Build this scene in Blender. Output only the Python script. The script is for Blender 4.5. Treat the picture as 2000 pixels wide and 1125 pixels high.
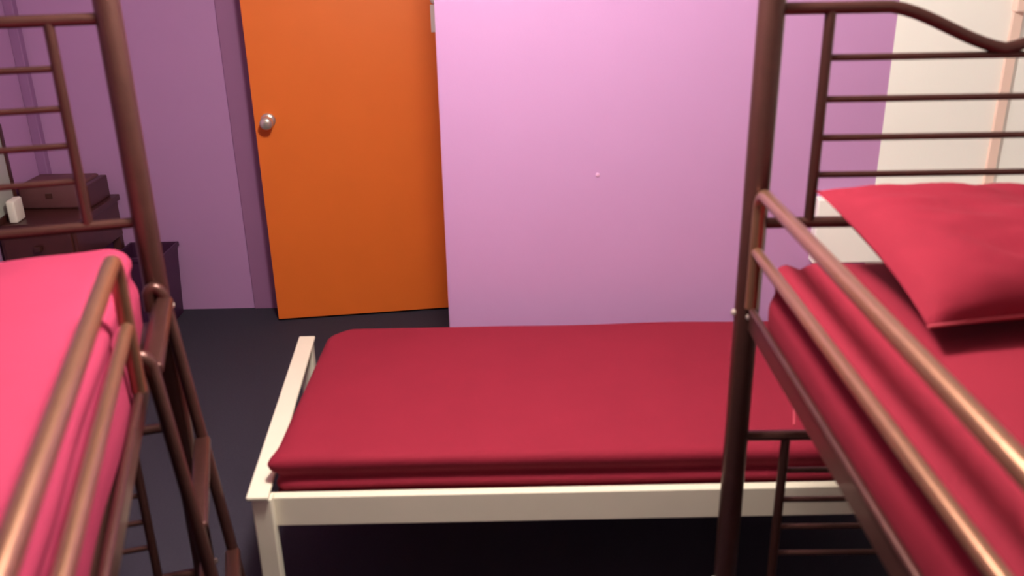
import bpy, bmesh, math, random
from mathutils import Vector, Matrix, noise

random.seed(7)
scene = bpy.context.scene
for o in list(bpy.data.objects):
    bpy.data.objects.remove(o)
COL = scene.collection

# ------------------------------------------------------------------ camera
CAM_H, PITCH, ROLL, FPX = 1.75, math.radians(21.3), math.radians(1.15), 1750.0
cam_data = bpy.data.cameras.new('camera')
cam = bpy.data.objects.new('camera', cam_data)
COL.objects.link(cam)
_f = Vector((0, math.cos(PITCH), -math.sin(PITCH)))
_R = Vector((1, 0, 0))
_U = Vector((0, math.sin(PITCH), math.cos(PITCH)))
_r = _R * math.cos(ROLL) - _U * math.sin(ROLL)
_u = _R * math.sin(ROLL) + _U * math.cos(ROLL)
_m = Matrix((_r, _u, -_f)).transposed().to_4x4()
_m.translation = Vector((0, 0, CAM_H))
cam.matrix_world = _m
cam_data.sensor_width = 36.0
cam_data.lens = 36.0 * FPX / 2000.0
cam_data.clip_start = 0.02
cam_data.dof.use_dof = True
cam_data.dof.focus_distance = 10.0
cam_data.dof.aperture_fstop = 3.6
scene.camera = cam

# ------------------------------------------------------------------ world, exposure
world = bpy.data.worlds.new('world')
scene.world = world
world.use_nodes = True
world.node_tree.nodes['Background'].inputs[0].default_value = (0.9, 0.75, 0.7, 1)
world.node_tree.nodes['Background'].inputs[1].default_value = 0.02
vs = scene.view_settings
vs.view_transform = 'Standard'
vs.look = 'None'
vs.gamma = 1.0
vs.use_curve_mapping = False
vs.exposure = 0.0

LAMP_POS = (-0.10, 1.68, 2.36)
LAMP_STRENGTH = 305.0
LAMP_COLOR = (1.0, 0.94, 0.83)

# ------------------------------------------------------------------ helpers
def s2l(c):
    out = []
    for v in c[:3]:
        v = v / 255.0
        out.append(v / 12.92 if v <= 0.04045 else ((v + 0.055) / 1.055) ** 2.4)
    return (*out, 1.0)

def material(name, rgb, rough=0.6, metal=0.0, var=0.06, scale=8.0, bump=0.0, bscale=200.0,
             spec=0.5, sheen=0.0, rgb2=None, coat=0.0):
    m = bpy.data.materials.new(name)
    m.use_nodes = True
    nt = m.node_tree
    b = nt.nodes['Principled BSDF']
    b.inputs['Roughness'].default_value = rough
    b.inputs['Metallic'].default_value = metal
    b.inputs['Specular IOR Level'].default_value = spec
    b.inputs['Coat Weight'].default_value = coat
    if sheen:
        b.inputs['Sheen Weight'].default_value = sheen
        b.inputs['Sheen Roughness'].default_value = 0.5
    tc = nt.nodes.new('ShaderNodeTexCoord')
    nz = nt.nodes.new('ShaderNodeTexNoise')
    nz.inputs['Scale'].default_value = scale
    nz.inputs['Detail'].default_value = 6.0
    nt.links.new(tc.outputs['Object'], nz.inputs['Vector'])
    mix = nt.nodes.new('ShaderNodeMix')
    mix.data_type = 'RGBA'
    c = s2l(rgb)
    if rgb2 is None:
        lo = tuple(v * (1 - var) for v in c[:3]) + (1,)
        hi = tuple(min(1, v * (1 + var)) for v in c[:3]) + (1,)
    else:
        lo, hi = c, s2l(rgb2)
    mix.inputs[6].default_value = lo
    mix.inputs[7].default_value = hi
    nt.links.new(nz.outputs['Fac'], mix.inputs[0])
    nt.links.new(mix.outputs[2], b.inputs['Base Color'])
    if bump:
        n2 = nt.nodes.new('ShaderNodeTexNoise')
        n2.inputs['Scale'].default_value = bscale
        n2.inputs['Detail'].default_value = 3.0
        nt.links.new(tc.outputs['Object'], n2.inputs['Vector'])
        bp = nt.nodes.new('ShaderNodeBump')
        bp.inputs['Strength'].default_value = bump
        bp.inputs['Distance'].default_value = 0.004
        nt.links.new(n2.outputs['Fac'], bp.inputs['Height'])
        nt.links.new(bp.outputs['Normal'], b.inputs['Normal'])
    return m

M = {
    'wall': material('purple_wall_paint', (192, 143, 194), 0.75, var=0.03, scale=2.5, bump=0.08, bscale=120),
    'shadow_trim': material('door_shadow_trim_paint', (158, 110, 152), 0.6, var=0.03, scale=4),  # darker than the wall paint, the door's shadow put into the colour
    'cream': material('cream_wall_paint', (255, 254, 248), 0.7, var=0.02, scale=2, bump=0.06, bscale=120),
    'ceiling': material('ceiling_paint', (238, 230, 220), 0.8, var=0.02),
    'carpet': material('dark_carpet', (52, 48, 62), 0.95, var=0.25, scale=160, bump=0.6, bscale=420, spec=0.1, rgb2=(70, 66, 78)),
    'door': material('orange_door_paint', (246, 122, 44), 0.45, var=0.05, scale=5, bump=0.03, bscale=90),
    'sheet': material('red_sheet', (129, 29, 49), 0.85, var=0.07, scale=7, bump=0.12, bscale=500, spec=0.18),
    'sheet_pink': material('pink_sheet', (166, 55, 88), 0.85, var=0.10, scale=9, bump=0.12, bscale=500, spec=0.18),
    'seam': material('sheet_seam', (176, 62, 80), 0.8, var=0.05),
    'bronze': material('bronze_brown_metal', (82, 50, 46), 0.36, metal=0.6, var=0.15, scale=30, bump=0.06, bscale=160, coat=0.1),
    'bronze_lit': material('bronze_lit_metal', (150, 108, 86), 0.30, metal=0.72, var=0.12, scale=30, bump=0.05, bscale=160, coat=0.3),  # same bronze paint, made lighter so the rails carry their highlights in colour
    'white_metal': material('ivory_bed_paint', (240, 230, 212), 0.42, var=0.03, scale=12, bump=0.03, bscale=80),
    'steel': material('brushed_steel', (225, 214, 202), 0.28, metal=0.7, var=0.05, scale=40),
    'hinge': material('white_hinge_paint', (250, 244, 236), 0.35, var=0.02),
    'wood_dark': material('dark_wood', (58, 26, 26), 0.4, var=0.3, scale=9, rgb2=(82, 40, 34), coat=0.2),
    'case': material('brown_case', (104, 62, 66), 0.55, var=0.2, scale=14),
    'bin': material('dark_purple_plastic', (66, 30, 62), 0.45, var=0.1),
    'paper': material('white_paper', (244, 238, 226), 0.8, var=0.03),
    'panel': material('grey_glass_panel', (196, 200, 192), 0.2, var=0.05),
    'conduit': material('pale_pink_conduit', (246, 216, 202), 0.6, var=0.03),
    'shadow_purple': material('corner_shadow_purple', (158, 112, 160), 0.6, var=0.03),  # wall purple darkened to paint in the corner shadow
    'dowel': material('white_filler', (226, 176, 214), 0.7, var=0.02),
    'brass': material('lamp_base_metal', (190, 170, 140), 0.3, metal=0.8),
}
def emit_material(name, color, strength):
    m = bpy.data.materials.new(name)
    m.use_nodes = True
    nt = m.node_tree
    nt.nodes.clear()
    e = nt.nodes.new('ShaderNodeEmission')
    e.inputs[0].default_value = (*color, 1)
    e.inputs[1].default_value = strength
    o = nt.nodes.new('ShaderNodeOutputMaterial')
    nt.links.new(e.outputs[0], o.inputs[0])
    return m

def obj(name, bm, mat, parent=None, loc=(0, 0, 0), rot=(0, 0, 0), smooth=False):
    bmesh.ops.recalc_face_normals(bm, faces=bm.faces)
    me = bpy.data.meshes.new(name)
    bm.to_mesh(me)
    bm.free()
    me.materials.append(M[mat] if isinstance(mat, str) else mat)
    if smooth:
        me.polygons.foreach_set('use_smooth', [True] * len(me.polygons))
        try:
            me.set_sharp_from_angle(angle=math.radians(50))
        except Exception:
            pass
    o = bpy.data.objects.new(name, me)
    COL.objects.link(o)
    o.location = loc
    o.rotation_euler = rot
    if parent:
        o.parent = parent
    return o

def empty(name, loc=(0, 0, 0), rotz=0.0):
    o = bpy.data.objects.new(name, None)
    COL.objects.link(o)
    o.location = loc
    o.rotation_euler = (0, 0, rotz)
    o.empty_display_size = 0.1
    return o

def tag(o, label, cat, group=None, kind=None):
    o['label'] = label
    o['category'] = cat
    if group:
        o['group'] = group
    if kind:
        o['kind'] = kind
    return o

def struct(o, label=None):
    o['kind'] = 'structure'
    if label:
        o['label'] = label
    return o

def box(bm, lo, hi, bevel=0.0, seg=2):
    r = bmesh.ops.create_cube(bm, size=1.0)
    vs_ = r['verts']
    c = [(a + b) / 2 for a, b in zip(lo, hi)]
    d = [abs(b - a) for a, b in zip(lo, hi)]
    for v in vs_:
        v.co = Vector((c[0] + v.co.x * d[0], c[1] + v.co.y * d[1], c[2] + v.co.z * d[2]))
    if bevel:
        es = list({e for v in vs_ for e in v.link_edges})
        bmesh.ops.bevel(bm, geom=es, offset=bevel, segments=seg, affect='EDGES', profile=0.5)
    return bm

def newbox(lo, hi, bevel=0.0, seg=2):
    return box(bmesh.new(), lo, hi, bevel, seg)

def tube(bm, pts, r, n=12, cap=True):
    pts = [Vector(p) for p in pts]
    rings = []
    up = None
    for i, p in enumerate(pts):
        if i == 0:
            t = (pts[1] - p).normalized()
        elif i == len(pts) - 1:
            t = (p - pts[i - 1]).normalized()
        else:
            t = ((pts[i + 1] - p).normalized() + (p - pts[i - 1]).normalized()).normalized()
        if up is None:
            a = Vector((0, 0, 1)) if abs(t.z) < 0.9 else Vector((1, 0, 0))
            up = (a - t * a.dot(t)).normalized()
        else:
            up = (up - t * up.dot(t)).normalized()
        side = t.cross(up)
        rr = r[i] if isinstance(r, (list, tuple)) else r
        rings.append([bm.verts.new(p + up * (math.cos(2 * math.pi * k / n) * rr) + side * (math.sin(2 * math.pi * k / n) * rr)) for k in range(n)])
    for a, b in zip(rings, rings[1:]):
        for k in range(n):
            bm.faces.new((a[k], a[(k + 1) % n], b[(k + 1) % n], b[k]))
    if cap:
        bm.faces.new(rings[0][::-1])
        bm.faces.new(rings[-1])
    return bm

def newtube(pts, r, n=12):
    return tube(bmesh.new(), pts, r, n)

def arc(p0, corner, p1, n=6):
    """quadratic fillet p0 -> p1 round the corner point"""
    p0, c, p1 = Vector(p0), Vector(corner), Vector(p1)
    return [(p0 * (1 - t) ** 2 + c * (2 * t * (1 - t)) + p1 * t * t) for t in [i / n for i in range(n + 1)]]

def lathe(bm, prof, n=24, center=(0, 0, 0)):
    cx, cy, cz = center
    rings = []
    for r, z in prof:
        rings.append([bm.verts.new((cx + r * math.cos(2 * math.pi * k / n), cy + r * math.sin(2 * math.pi * k / n), cz + z)) for k in range(n)])
    for a, b in zip(rings, rings[1:]):
        for k in range(n):
            bm.faces.new((a[k], a[(k + 1) % n], b[(k + 1) % n], b[k]))
    bm.faces.new(rings[0])
    bm.faces.new(rings[-1][::-1])
    return bm

def rounded_block(sx, sy, sz, r, nx, ny, nz, disp=None, rb=None):
    """soft slab centred on x,y with its base at z=0; r = edge radius; disp(p, n) -> offset along n"""
    bm = bmesh.new()
    rz_bottom = rb or r
    cache = {}
    def key(i, j, k):
        if (i, j, k) in cache:
            return cache[(i, j, k)]
        p = Vector(((i / nx - .5) * sx, (j / ny - .5) * sy, (k / nz - .5) * sz))
        q = Vector((max(-sx / 2 + r, min(sx / 2 - r, p.x)), max(-sy / 2 + r, min(sy / 2 - r, p.y)), max(-sz / 2 + rz_bottom, min(sz / 2 - r, p.z))))
        d = p - q
        low = d.z < 0
        if low:
            d.z *= r / rz_bottom
        n = d.normalized() if d.length > 1e-9 else Vector((0, 0, 1))
        p2 = q + Vector((n.x * r, n.y * r, n.z * (rz_bottom if low else r)))
        p2.z += sz / 2
        if disp:
            p2 = disp(p2, n)
        v = bm.verts.new(p2)
        cache[(i, j, k)] = v
        return v
    def face(a, b, c, d):
        try:
            bm.faces.new((key(*a), key(*b), key(*c), key(*d)))
        except ValueError:
            pass
    for i in range(nx):
        for j in range(ny):
            for k in (0, nz):
                face((i, j, k), (i + 1, j, k), (i + 1, j + 1, k), (i, j + 1, k))
    for i in range(nx):
        for k in range(nz):
            for j in (0, ny):
                face((i, j, k), (i + 1, j, k), (i + 1, j, k + 1), (i, j, k + 1))
    for j in range(ny):
        for k in range(nz):
            for i in (0, nx):
                face((i, j, k), (i, j + 1, k), (i, j + 1, k + 1), (i, j, k + 1))
    return bm

# ------------------------------------------------------------------ room shell
XL, XR, YF, YB, YBLOCK, ZC = -2.27, 2.45, -2.3, 4.28, 3.02, 2.55
XBLOCK = -0.232
XCREAM = 1.268
T = 0.12
struct(obj('floor', newbox((XL - T, YF - T, -0.1), (XR + T, YB + 1.2, 0)), 'carpet'), 'dark carpet floor')
struct(obj('ceiling', newbox((XL - T, YF - T, ZC), (XR + T, YB + 1.2, ZC + 0.1)), 'ceiling'), 'pale ceiling')
struct(obj('wall_left', newbox((XL - T, YF - T, 0), (XL, YB + T, ZC)), 'wall'), 'purple side wall')
struct(obj('wall_right', newbox((XR, YF - T, 0), (XR + T, YBLOCK + T, ZC)), 'cream'), 'cream side wall')
struct(obj('wall_front', newbox((XL, YF - T, 0), (XR, YF, ZC)), 'cream'), 'cream wall behind the viewer')
# door wall with an opening
DX0, DX1, DH = -1.17, -0.315, 2.06
bm = bmesh.new()
box(bm, (XL, YB, 0), (DX0 - 0.005, YB + T, ZC))
box(bm, (DX1 + 0.005, YB, 0), (XBLOCK + 0.0, YB + T, ZC))
box(bm, (DX0 - 0.005, YB, DH + 0.01), (DX1 + 0.005, YB + T, ZC))
struct(obj('wall_far', bm, 'wall'), 'purple wall around the orange door')
# projecting block: purple face + left return
bm = bmesh.new()
box(bm, (XBLOCK, YBLOCK, 0), (XCREAM, YBLOCK + T, ZC))
box(bm, (XBLOCK, YBLOCK + T, 0), (XBLOCK + T, YB + T, ZC))
struct(obj('wall_back', bm, 'wall'), 'bright purple wall behind the low bed')
struct(obj('wall_back_right', newbox((XCREAM, YBLOCK, 0), (XR, YBLOCK + T, ZC)), 'cream'), 'cream wall section behind the right bunk')
struct(obj('wall_hall', newbox((XL, YB + 1.1, 0), (XBLOCK + T, YB + 1.2, ZC)), 'cream'), 'hallway wall beyond the door')
# cream ledge low on the cream wall
struct(obj('trim_1', newbox((1.06, YBLOCK - 0.05, 0.66), (XR, YBLOCK, 0.895), 0.006), 'cream'), 'cream ledge behind the right bunk headboard')
# door frame; left piece widened and toned dark as the door's cast shadow
t2 = struct(obj('trim_2', newbox((DX0 - 0.155, YB - 0.012, 0), (DX0 - 0.005, YB, DH + 0.01), 0.003), 'shadow_trim'), 'purple door trim darkened as the door shadow, left of the orange door')
struct(obj('trim_3', newbox((DX0 - 0.155, YB - 0.012, DH + 0.01), (DX1 + 0.06, YB, DH + 0.16), 0.003), 'shadow_trim'), 'purple door trim above the door in the same shadow tone')

# door, ajar, hinged on its right
door_a = math.radians(7.4)
dr = empty('door_1', (DX1, YB - 0.055, 0.012), door_a)
struct(dr, 'flat orange door standing slightly ajar')
dw = 0.855
obj('door_panel', newbox((-dw, -0.02, 0), (0, 0.02, DH - 0.02), 0.002), 'door', dr)
hz = 0.985
hl = obj('door_handle', lathe(bmesh.new(), [(0.033, 0), (0.034, 0.004), (0.030, 0.010), (0.014, 0.012), (0.013, 0.03)], 24), 'steel', dr,
         (-dw + 0.062, -0.0201, hz), (math.pi / 2, 0, 0), smooth=True)
# knob with a pale barrel end
kb = lathe(bmesh.new(), [(0.013, 0.0), (0.014, 0.010), (0.024, 0.018), (0.029, 0.032), (0.029, 0.056), (0.024, 0.064), (0.008, 0.067)], 24)
k = obj('knob', kb, 'steel', hl, (0, 0, 0.026), (0, 0, 0), smooth=True)
k['label'] = 'shiny steel door knob'
hg = obj('hinge', newbox((-0.03, -0.024, 1.35), (0.004, -0.0195, 1.47), 0.001), 'hinge', dr)
hg['label'] = 'white hinge on the orange door edge'
obj('hinge_pin', newtube([(-0.004, -0.027, 1.345), (-0.004, -0.027, 1.475)], 0.006), 'hinge', hg)
obj('hinge_cap', lathe(bmesh.new(), [(0.004, 0), (0.014, 0.006), (0.018, 0.018), (0.014, 0.03), (0.004, 0.035)], 16), 'hinge', hg, (-0.012, -0.03, 1.472), smooth=True)

# filled plug hole on the purple wall
tag(obj('wall_plug', lathe(bmesh.new(), [(0.007, 0), (0.007, 0.002), (0.004, 0.003)], 12), 'dowel', None, (0.303, YBLOCK, 0.985), (math.pi / 2, 0, 0)),
    'tiny pale plug on the bright purple wall', 'wall plug')

# added strip that stands for the dark shadow in the left corner
tag(obj('corner_shadow_strip', newbox((XL, YB - 0.04, 0), (XL + 0.045, YB, ZC), 0.004), 'shadow_purple'),
    'dark purple vertical strip added as the shadow in the left wall corner', 'conduit')  # not a real conduit, the strip stands for the corner shadow
# trunking and switch box on the cream wall
cn = empty('cable_trunking', (1.655, YBLOCK, 0))
tag(cn, 'pale pink cable trunking with switch box on cream wall', 'trunking')
obj('channel', newbox((-0.016, -0.014, 0.905), (0.016, 0, 1.5), 0.002), 'conduit', cn)
sb = obj('switch_box', newbox((-0.02, -0.035, 1.5), (0.07, 0, 1.6), 0.004), 'conduit', cn)
obj('switch_rocker', newbox((0.012, -0.041, 1.535), (0.036, -0.034, 1.57), 0.002), 'conduit', sb)

# ------------------------------------------------------------------ ceiling lamp (above the frame)
lm = empty('ceiling_lamp', (LAMP_POS[0], LAMP_POS[1], ZC))
tag(lm, 'round glowing ceiling lamp above the low bed', 'lamp')
obj('lamp_base', lathe(bmesh.new(), [(0.07, -0.03), (0.075, -0.02), (0.075, 0)], 24), 'brass', lm, smooth=True)
gl = [(0.05, -0.03)]
for i in range(1, 12):
    a = math.pi * i / 12
    gl.append((max(0.01, 0.13 * math.sin(a)) if i > 1 else 0.07, -0.03 - 0.085 * (1 - math.cos(a))))
gl.append((0.01, -0.2))
obj('lamp_shade', lathe(bmesh.new(), gl, 28), emit_material('lamp_glow', LAMP_COLOR, LAMP_STRENGTH), lm, smooth=True)

# ------------------------------------------------------------------ bunk beds
BW, BL = 0.95, 1.98     # width between post centres, length
def wave_rail(s, z0):
    """top rail: level shoulders, dip in the middle"""
    pts = []
    zt, zd = z0 + 0.445, z0 + 0.36
    for i in range(41):
        x = BW * i / 40
        d = abs(x - BW / 2)
        if d > 0.235:
            z = zt
        else:
            t = d / 0.235
            z = zd + (zt - zd) * (t * t * (3 - 2 * t) * 0.55 + t * 0.45)
        pts.append((s * x, 0, z))
    return pts

def end_frame(root, s, ly, z0, name):
    part = obj(name, newtube(wave_rail(s, z0), 0.0125, 12), 'bronze', root, (0, -ly, 0), smooth=True)
    obj('bottom_rail', newtube([(0, 0, z0), (s * BW, 0, z0)], 0.0125), 'bronze', part, smooth=True)
    for x in (0.118, BW - 0.118):
        obj('upright', newtube([(s * x, 0, z0), (s * x, 0, z0 + 0.443)], 0.0115), 'bronze', part, smooth=True)
    for q in (0.105, 0.184, 0.264, 0.348):
        rod = obj('rod', newtube([(s * 0.118, 0, z0 + q), (s * (BW - 0.118), 0, z0 + q)], 0.0072, 10), 'bronze', part, smooth=True)
    return part

def guard(root, s, lx, y0, y1, z0=0.98):
    """hoop of tube standing on the side rail, with a middle bar"""
    zt = 1.245
    b = 0.05
    x = s * lx
    pts = [Vector((x, -y0, z0))]
    pts += arc((x, -y0, zt - b), (x, -y0, zt), (x, -y0 - b, zt))
    pts += arc((x, -y1 + b, zt), (x, -y1, zt), (x, -y1, zt - b))
    pts += [Vector((x, -y1, z0))]
    g = obj('guard_rail', newtube(pts, 0.0145, 14), 'bronze_lit', root, smooth=True)
    obj('guard_bar', newtube([(x, -y0, 1.112), (x, -y1, 1.112)], 0.0125, 14), 'bronze_lit', g, smooth=True)
    n = 2
    for i in range(1, n + 1):
        yy = y0 + (y1 - y0) * i / (n + 0.6)
        if False:
            obj('guard_upright', newtube([(x, -yy, z0), (x, -yy, zt)], 0.009), 'bronze', g, smooth=True)
    return g

def side_rail(root, s, lx, z, inward):
    """angle iron: upright web plus inward flange"""
    bm = bmesh.new()
    x = s * lx
    box(bm, (x - 0.002, -BL + 0.02, z - 0.03), (x + 0.002, -0.02, z + 0.022))
    xi = x + inward * 0.04
    box(bm, (min(x, xi), -BL + 0.02, z - 0.032), (max(x, xi), -0.02, z - 0.028))
    tube(bm, [(x, -0.02, z + 0.022), (x, -BL + 0.02, z + 0.022)], 0.008, 10)
    return obj('side_rail', bm, 'bronze', root, smooth=True)

def bunk(loc, rotz, s, label, guard_range, ladder_y):
    root = empty('bunk_bed', loc, rotz)
    tag(root, label, 'bunk bed', 'bronze metal bunk beds')
    for lx, ly in ((0, 0), (BW, 0), (0, BL), (BW, BL)):
        p = obj('post', lathe(bmesh.new(), [(0.026, 0), (0.0275, 0.004), (0.0275, 1.695), (0.024, 1.708), (0.012, 1.714)], 20), 'bronze', root, (s * lx, -ly, 0), smooth=True)
        for zz, dx in ((0.995, 1), (0.955, -1), (0.215, -1)):
            obj('bolt', lathe(bmesh.new(), [(0.008, 0), (0.008, 0.004), (0.004, 0.008)], 12), 'steel', p, (0.0, -0.0265, zz), (math.pi / 2, 0, 0))
            if dx < 0:
                obj('bolt', lathe(bmesh.new(), [(0.008, 0), (0.008, 0.004), (0.004, 0.008)], 12), 'steel', p, (-s * 0.0265 if lx == 0 else s * 0.0265, 0, zz), (0, (-s if lx == 0 else s) * math.pi / 2, 0))
    end_frame(root, s, 0, 1.165, 'headboard')
    end_frame(root, s, 0, 0.19, 'lower_headboard')
    end_frame(root, s, BL, 1.165, 'footboard')
    end_frame(root, s, BL, 0.19, 'lower_footboard')
    for z in (0.955, 0.215):
        side_rail(root, s, 0.0, z, s)
        side_rail(root, s, BW, z, -s)
        n = 14
        for i in range(n):
            y = 0.1 + (BL - 0.2) * i / (n - 1)
            obj('slat', newbox((min(s * 0.05, s * (BW - 0.05)), -y - 0.02, z - 0.028), (max(s * 0.05, s * (BW - 0.05)), -y + 0.02, z - 0.018)), 'bronze', root)
    guard(root, s, 0.0, guard_range[0], guard_range[1])
    guard(root, s, BW, 0.04, BL - 0.04)
    # ladder hooked on the inner side rail, leaning a little outward
    y0, y1 = ladder_y
    def lad(z):            # outward offset of the ladder plane
        return -s * (0.018 + (1.0 - z) * 0.085)
    st = []
    for yy in (y0, y1):
        pts = [(s * 0.014, -yy, 0.965), (s * 0.014, -yy, 1.005)] + arc((s * 0.014, -yy, 1.005), (s * 0.0, -yy, 1.035), (lad(1.0), -yy, 1.0), 5)[1:] + [(lad(0.0), -yy, 0.0)]
        q = obj('ladder_stile', newtube(pts, 0.0145, 12), 'bronze', root, smooth=True)
        st.append(q)
    for z in (0.985, 0.61, 0.27):
        obj('ladder_rung', newbox((lad(z) - 0.019, -y1 + 0.004, z - 0.012), (lad(z) + 0.019, -y0 - 0.004, z + 0.012), 0.008, 3), 'bronze', root, smooth=True)
    return root

RB_LOC, RB_ROT = (0.528, 1.86, 0), math.radians(-1.0)
LB_LOC, LB_ROT = (-0.835, 1.965, 0), math.radians(16.2)
bunk(RB_LOC, RB_ROT, 1, 'bronze metal bunk bed at the right with a red pillow on top', (0.035, 1.45), (1.52, 1.9))
bunk(LB_LOC, LB_ROT, -1, 'bronze metal bunk bed at the left with a ladder near the door', (0.5, 1.94), (0.045, 0.43))

def soft(sx, sy, sz, amp, grooves=(), side=0, seed=0.0):
    """displacement for a fitted-sheet mattress; grooves=(distance from the inner edge, depth, width)"""
    def f(p, n):
        q = p.copy()
        w = noise.noise(Vector((p.x * 2.2 + seed, p.y * 1.6, p.z * 4))) + 0.5 * noise.noise(Vector((p.x * 6 + seed, p.y * 3.2, 2.0)))
        q += n * (amp * w)
        dist_edge = (p.x * side) + sx / 2 if side else None
        if side:
            wig = 0.012 * noise.noise(Vector((p.y * 2.1, seed, 0.3)))
            for d, dep, wid in grooves:
                # distance measured round the section: over the top from the edge, or down the side (negative)
                a = dist_edge + wig - max(0.0, (sz - p.z)) * 0.9
                q += n * (-dep * math.exp(-((a - d) / wid) ** 2))
        return q
    return f

def place(root_loc, rotz, s, lx, ly, z):
    c, sn = math.cos(rotz), math.sin(rotz)
    x, y = s * lx, -ly
    return (root_loc[0] + c * x - sn * y, root_loc[1] + sn * x + c * y, z)

# right upper mattress
MW = 0.905
bm = rounded_block(MW, BL - 0.09, 0.16, 0.045, 60, 70, 14, soft(MW, BL, 0.16, 0.006, ((0.06, 0.014, 0.018), (-0.05, 0.012, 0.02)), 1, 3.1), 0.015)
mr = obj('mattress', bm, 'sheet', None, place(RB_LOC, RB_ROT, 1, 0.477, BL / 2, 0.938), (0, 0, RB_ROT), smooth=True)
tag(mr, 'red sheeted mattress on the right upper bunk under the pillow', 'mattress', 'sheeted mattresses')
# left upper mattress
bm = rounded_block(MW, BL - 0.09, 0.2, 0.06, 60, 70, 14, soft(MW, BL, 0.2, 0.014, ((-0.06, 0.014, 0.022),), -1, 9.7), 0.015)
ml = obj('mattress', bm, 'sheet_pink', None, place(LB_LOC, LB_ROT, -1, 0.477, BL / 2, 0.938), (0, 0, LB_ROT), smooth=True)
tag(ml, 'bright pink sheeted mattress on the left upper bunk', 'mattress', 'sheeted mattresses')

# pillow
def pillow_mesh(w, d, h, n=44):
    bm = bmesh.new()
    top, bot = {}, {}
    for i in range(n + 1):
        for j in range(n + 1):
            u, v = i / n * 2 - 1, j / n * 2 - 1
            pinch_x = 1 - 0.055 * (1 - v * v) * 1.0 * abs(u)
            pinch_y = 1 - 0.10 * (1 - u * u) * abs(v)
            x, y = u * w / 2 * pinch_x, v * d / 2 * pinch_y
            prof = (max(0, 1 - abs(u) ** 3.6) * max(0, 1 - abs(v) ** 3.2)) ** 0.5
            wr = 0.016 * noise.noise(Vector((u * 2.3, v * 2.1, 1.7))) + 0.010 * noise.noise(Vector((u * 5.0 + v * 3, v * 4.0, 5.1)))
            zt = (h * 0.55 * (1 - 0.42 * max(0.0, v)) + wr) * prof
            zb = -h * 0.32 * prof
            top[i, j] = bm.verts.new((x, y, zt))
            bot[i, j] = top[i, j] if (i in (0, n) or j in (0, n)) else bm.verts.new((x, y, zb))
    for i in range(n):
        for j in range(n):
            bm.faces.new((top[i, j], top[i + 1, j], top[i + 1, j + 1], top[i, j + 1]))
            f = [bot[i, j], bot[i, j + 1], bot[i + 1, j + 1], bot[i + 1, j]]
            bm.faces.new(f)
    return bm
PW, PD = 0.72, 0.455
pl = obj('pillow', pillow_mesh(PW, PD, 0.14), 'sheet', None, (1.008, 1.608, 1.189), (math.radians(14.5), math.radians(2.0), math.radians(8)), smooth=True)
tag(pl, 'plump red pillow leaning on the right bunk headboard', 'pillow')
seam = []
for i in range(41):
    u = i / 40 * 2 - 1
    seam.append((u * PW / 2, -PD / 2 * (1 - 0.10 * (1 - u * u)), 0.0))
obj('piping', newtube(seam, 0.003, 8), 'seam', pl, smooth=True)

# ------------------------------------------------------------------ low ivory bed
bed = empty('single_bed', (-0.66, 2.0, 0))
tag(bed, 'low ivory metal single bed with a crimson mattress against the wall', 'bed')
def bpart(name, lo, hi, bev=0.003, parent=bed, mat='white_metal'):
    return obj(name, newbox(tuple(a - b for a, b in zip(lo, (-0.66, 2.0, 0))), tuple(a - b for a, b in zip(hi, (-0.66, 2.0, 0))), bev), mat, parent)
XE = 1.36
bpart('side_rail', (-0.645, 1.985, 0.313), (XE, 2.012, 0.402))
bpart('side_rail', (-0.645, 2.885, 0.313), (XE, 2.912, 0.402))
# head end: flat top plate, slightly skewed
def skew_plate(x_near, x_far, y0, y1, z0, z1, w):
    bm = newbox((-w / 2, y0 - 2.0, z0), (w / 2, y1 - 2.0, z1), 0.004)
    for v in bm.verts:
        t = (v.co.y + 2.0 - y0) / (y1 - y0)
        v.co.x += x_near + (x_far - x_near) * t + 0.66
    return bm
obj('end_plate', skew_plate(-0.667, -0.745, 1.955, 2.965, 0.412, 0.424, 0.058), 'white_metal', bed)
obj('end_rail', skew_plate(-0.684, -0.761, 2.0, 2.94, 0.33, 0.412, 0.014), 'white_metal', bed)
obj('end_plate', skew_plate(1.375, 1.375, 1.955, 2.965, 0.412, 0.424, 0.056), 'white_metal', bed)
obj('end_rail', skew_plate(1.375, 1.375, 1.97, 2.955, 0.30, 0.412, 0.022), 'white_metal', bed)
for x, y in ((-0.660, 1.982), (-0.745, 2.93), (1.375, 1.982), (1.375, 2.93)):
    bpart('leg', (x - 0.026, y - 0.018, 0), (x + 0.026, y + 0.018, 0.41), 0.004)
bpart('leg', (0.33, 2.43, 0), (0.37, 2.47, 0.33), 0.004)
bpart('centre_rail', (-0.69, 2.435, 0.315), (XE, 2.465, 0.345))
for i in range(16):
    x = -0.52 + i * 0.118
    bpart('slat', (x - 0.03, 2.0, 0.345), (x + 0.03, 2.9, 0.357), 0.0)
obj('bolt', newtube([(-0.02, 0.86, 0.385), (0.004, 0.86, 0.385)], 0.009), 'steel', bed)
mwid, mlen, mh = 0.85, 1.94, 0.14
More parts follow.
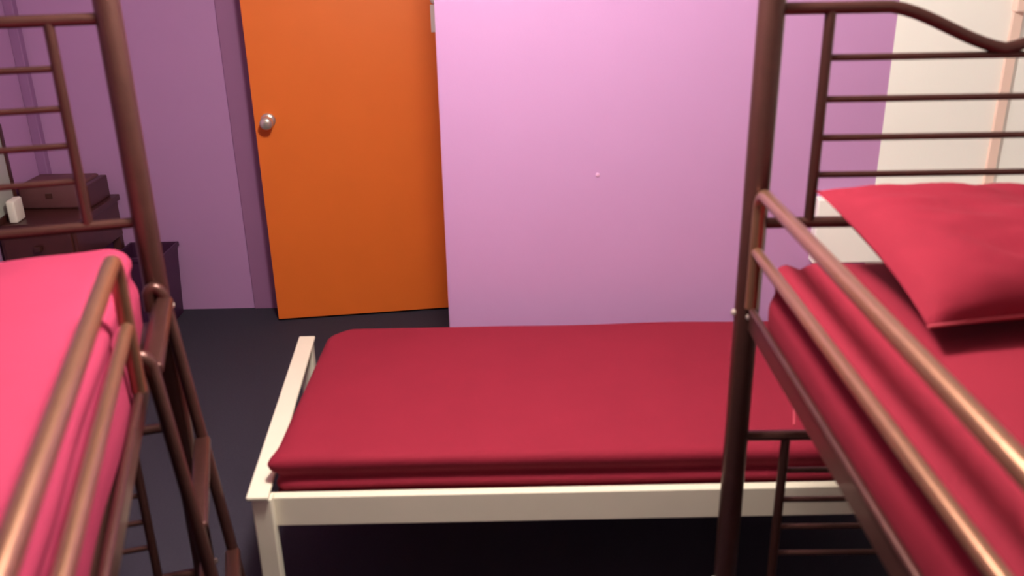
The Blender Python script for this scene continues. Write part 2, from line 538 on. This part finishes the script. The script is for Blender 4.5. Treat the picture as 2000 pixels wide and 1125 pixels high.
def bed_disp(p, n):
    q = p.copy()
    q += n * (0.005 * noise.noise(Vector((p.x * 2.5, p.y * 2.0, 4.0))))
    # rolled hem and creases on the near side
    if p.y < -mwid / 2 + 0.05:
        for zc, dep, wid in ((0.082, 0.016, 0.016), (0.040, 0.010, 0.009)):
            zz = zc + 0.006 * noise.noise(Vector((p.x * 1.3, 0.2, 1.0)))
            q += n * (-dep * math.exp(-((p.z - zz) / wid) ** 2))
    # gathered near-left corner
    c = math.exp(-(((p.x + mlen / 2) / 0.05) ** 2 + ((p.y + mwid / 2) / 0.05) ** 2 + ((p.z - mh * 0.85) / 0.03) ** 2))
    q += Vector((-0.016, -0.006, 0.0)) * c
    # round far-left corner in plan
    dx, dy = (p.x + mlen / 2), (mwid / 2 - p.y)
    if dx + dy < 0.09:
        k_ = (0.09 - dx - dy) * 0.5
        q += Vector((k_, -k_, 0))
    return q
bm = rounded_block(mlen, mwid, mh, 0.024, 90, 60, 22, bed_disp, 0.015)
mb = obj('mattress', bm, 'sheet', None, (-0.635 + mlen / 2, 2.0 + mwid / 2 + 0.014, 0.36), smooth=True)
tag(mb, 'crimson sheeted mattress on the low ivory bed', 'mattress', 'sheeted mattresses')
sm = []
for i in range(21):
    t = i / 20
    a, b_, c_ = Vector((0.84, 2.78)), Vector((0.862, 2.45)), Vector((0.76, 2.13))
    p = a * (1 - t) ** 2 + b_ * (2 * t * (1 - t)) + c_ * t * t
    sm.append((p.x - (-0.635 + mlen / 2), p.y - (2.014 + mwid / 2), mh + 0.002))
obj('sheet_seam', newtube(sm, 0.0035, 8), 'seam', mb, smooth=True)

# ------------------------------------------------------------------ far left corner furniture
tb = empty('side_table', (-2.0, 3.95, 0))
tag(tb, 'dark brown wooden side table in the far left corner', 'table')
def tpart(name, lo, hi, bev=0.003, mat='wood_dark', parent=None):
    return obj(name, newbox(tuple(a - b for a, b in zip(lo, (-2.0, 3.95, 0))), tuple(a - b for a, b in zip(hi, (-2.0, 3.95, 0))), bev), mat, parent or tb)
TX0, TX1, TY0, TY1, TZ = -2.255, -1.895, 3.74, 4.23, 0.632
tpart('tabletop', (TX0, TY0, TZ - 0.028), (TX1, TY1, TZ))
tpart('drawer_box', (TX0 + 0.012, TY0 + 0.02, TZ - 0.2), (TX1 - 0.012, TY1 - 0.01, TZ - 0.028))
df = tpart('drawer_front', (TX0 + 0.03, TY0 + 0.008, TZ - 0.185), (TX1 - 0.03, TY0 + 0.02, TZ - 0.045))
tpart('drawer_knob', (-2.09, TY0 - 0.012, TZ - 0.125), (-2.06, TY0 + 0.008, TZ - 0.1), 0.004, 'wood_dark', tb)
for x in (TX0 + 0.035, TX1 - 0.035):
    for y in (TY0 + 0.04, TY1 - 0.03):
        tpart('leg', (x - 0.02, y - 0.02, 0), (x + 0.02, y + 0.02, TZ - 0.2))
cs = empty('brown_case', (-2.06, 4.08, TZ))
tag(cs, 'dull brown box-shaped case on the corner side table', 'case')
obj('case_body', newbox((-0.185, -0.1, 0.0), (0.10, 0.12, 0.115), 0.012), 'case', cs, smooth=True)
obj('case_side', newbox((0.10, -0.1, 0.0), (0.135, 0.12, 0.105), 0.006), 'wood_dark', cs)
obj('latch', newbox((-0.06, -0.104, 0.05), (-0.03, -0.098, 0.075), 0.001), 'wood_dark', cs)
mrr = empty('framed_panel', (-2.225, 3.80, TZ), math.radians(8))
tag(mrr, 'dark-framed pale upright panel standing at the left edge of the table', 'framed panel')
obj('panel', newbox((-0.006, -0.14, 0.02), (0.004, 0.14, 0.38)), 'panel', mrr)
for a, b in (((-0.01, 0.13, 0), (0.01, 0.16, 0.40)), ((-0.01, -0.16, 0), (0.01, -0.13, 0.40)), ((-0.01, -0.13, 0), (0.01, 0.13, 0.03)), ((-0.01, -0.13, 0.37), (0.01, 0.13, 0.40))):
    obj('frame_bar', newbox(a, b, 0.003), 'wood_dark', mrr)
pk = obj('paper_packet', newbox((-0.018, -0.045, 0), (0.018, 0.045, 0.10), 0.008, 3), 'paper', None, (-2.172, 3.805, TZ), (0, 0, 0.1), smooth=True)
tag(pk, 'small white packet at the left end of the side table', 'packet')

# bin by the far wall
bn = empty('waste_bin', (-1.783, 4.145, 0))
tag(bn, 'dark purple waste bin on carpet behind the left bunk post', 'bin')
bm = bmesh.new()
def ring(hw, hd, z):
    return [bm.verts.new((x * hw, y * hd, z)) for x, y in ((-1, -1), (1, -1), (1, 1), (-1, 1))]
loops = [ring(0.098, 0.10, 0.0), ring(0.115, 0.118, 0.365), ring(0.109, 0.112, 0.365), ring(0.093, 0.095, 0.01)]
for a, b in zip(loops, loops[1:]):
    for q in range(4):
        bm.faces.new((a[q], a[(q + 1) % 4], b[(q + 1) % 4], b[q]))
bm.faces.new(loops[0][::-1])
bm.faces.new(loops[-1])
obj('bin_body', bm, 'bin', bn)
bm = bmesh.new()
for lo, hi in (((-0.122, -0.125, 0.35), (0.122, -0.114, 0.372)), ((-0.122, 0.114, 0.35), (0.122, 0.125, 0.372)), ((-0.122, -0.114, 0.35), (-0.111, 0.114, 0.372)), ((0.111, -0.114, 0.35), (0.122, 0.114, 0.372))):
    box(bm, lo, hi, 0.002)
obj('bin_rim', bm, 'bin', bn)
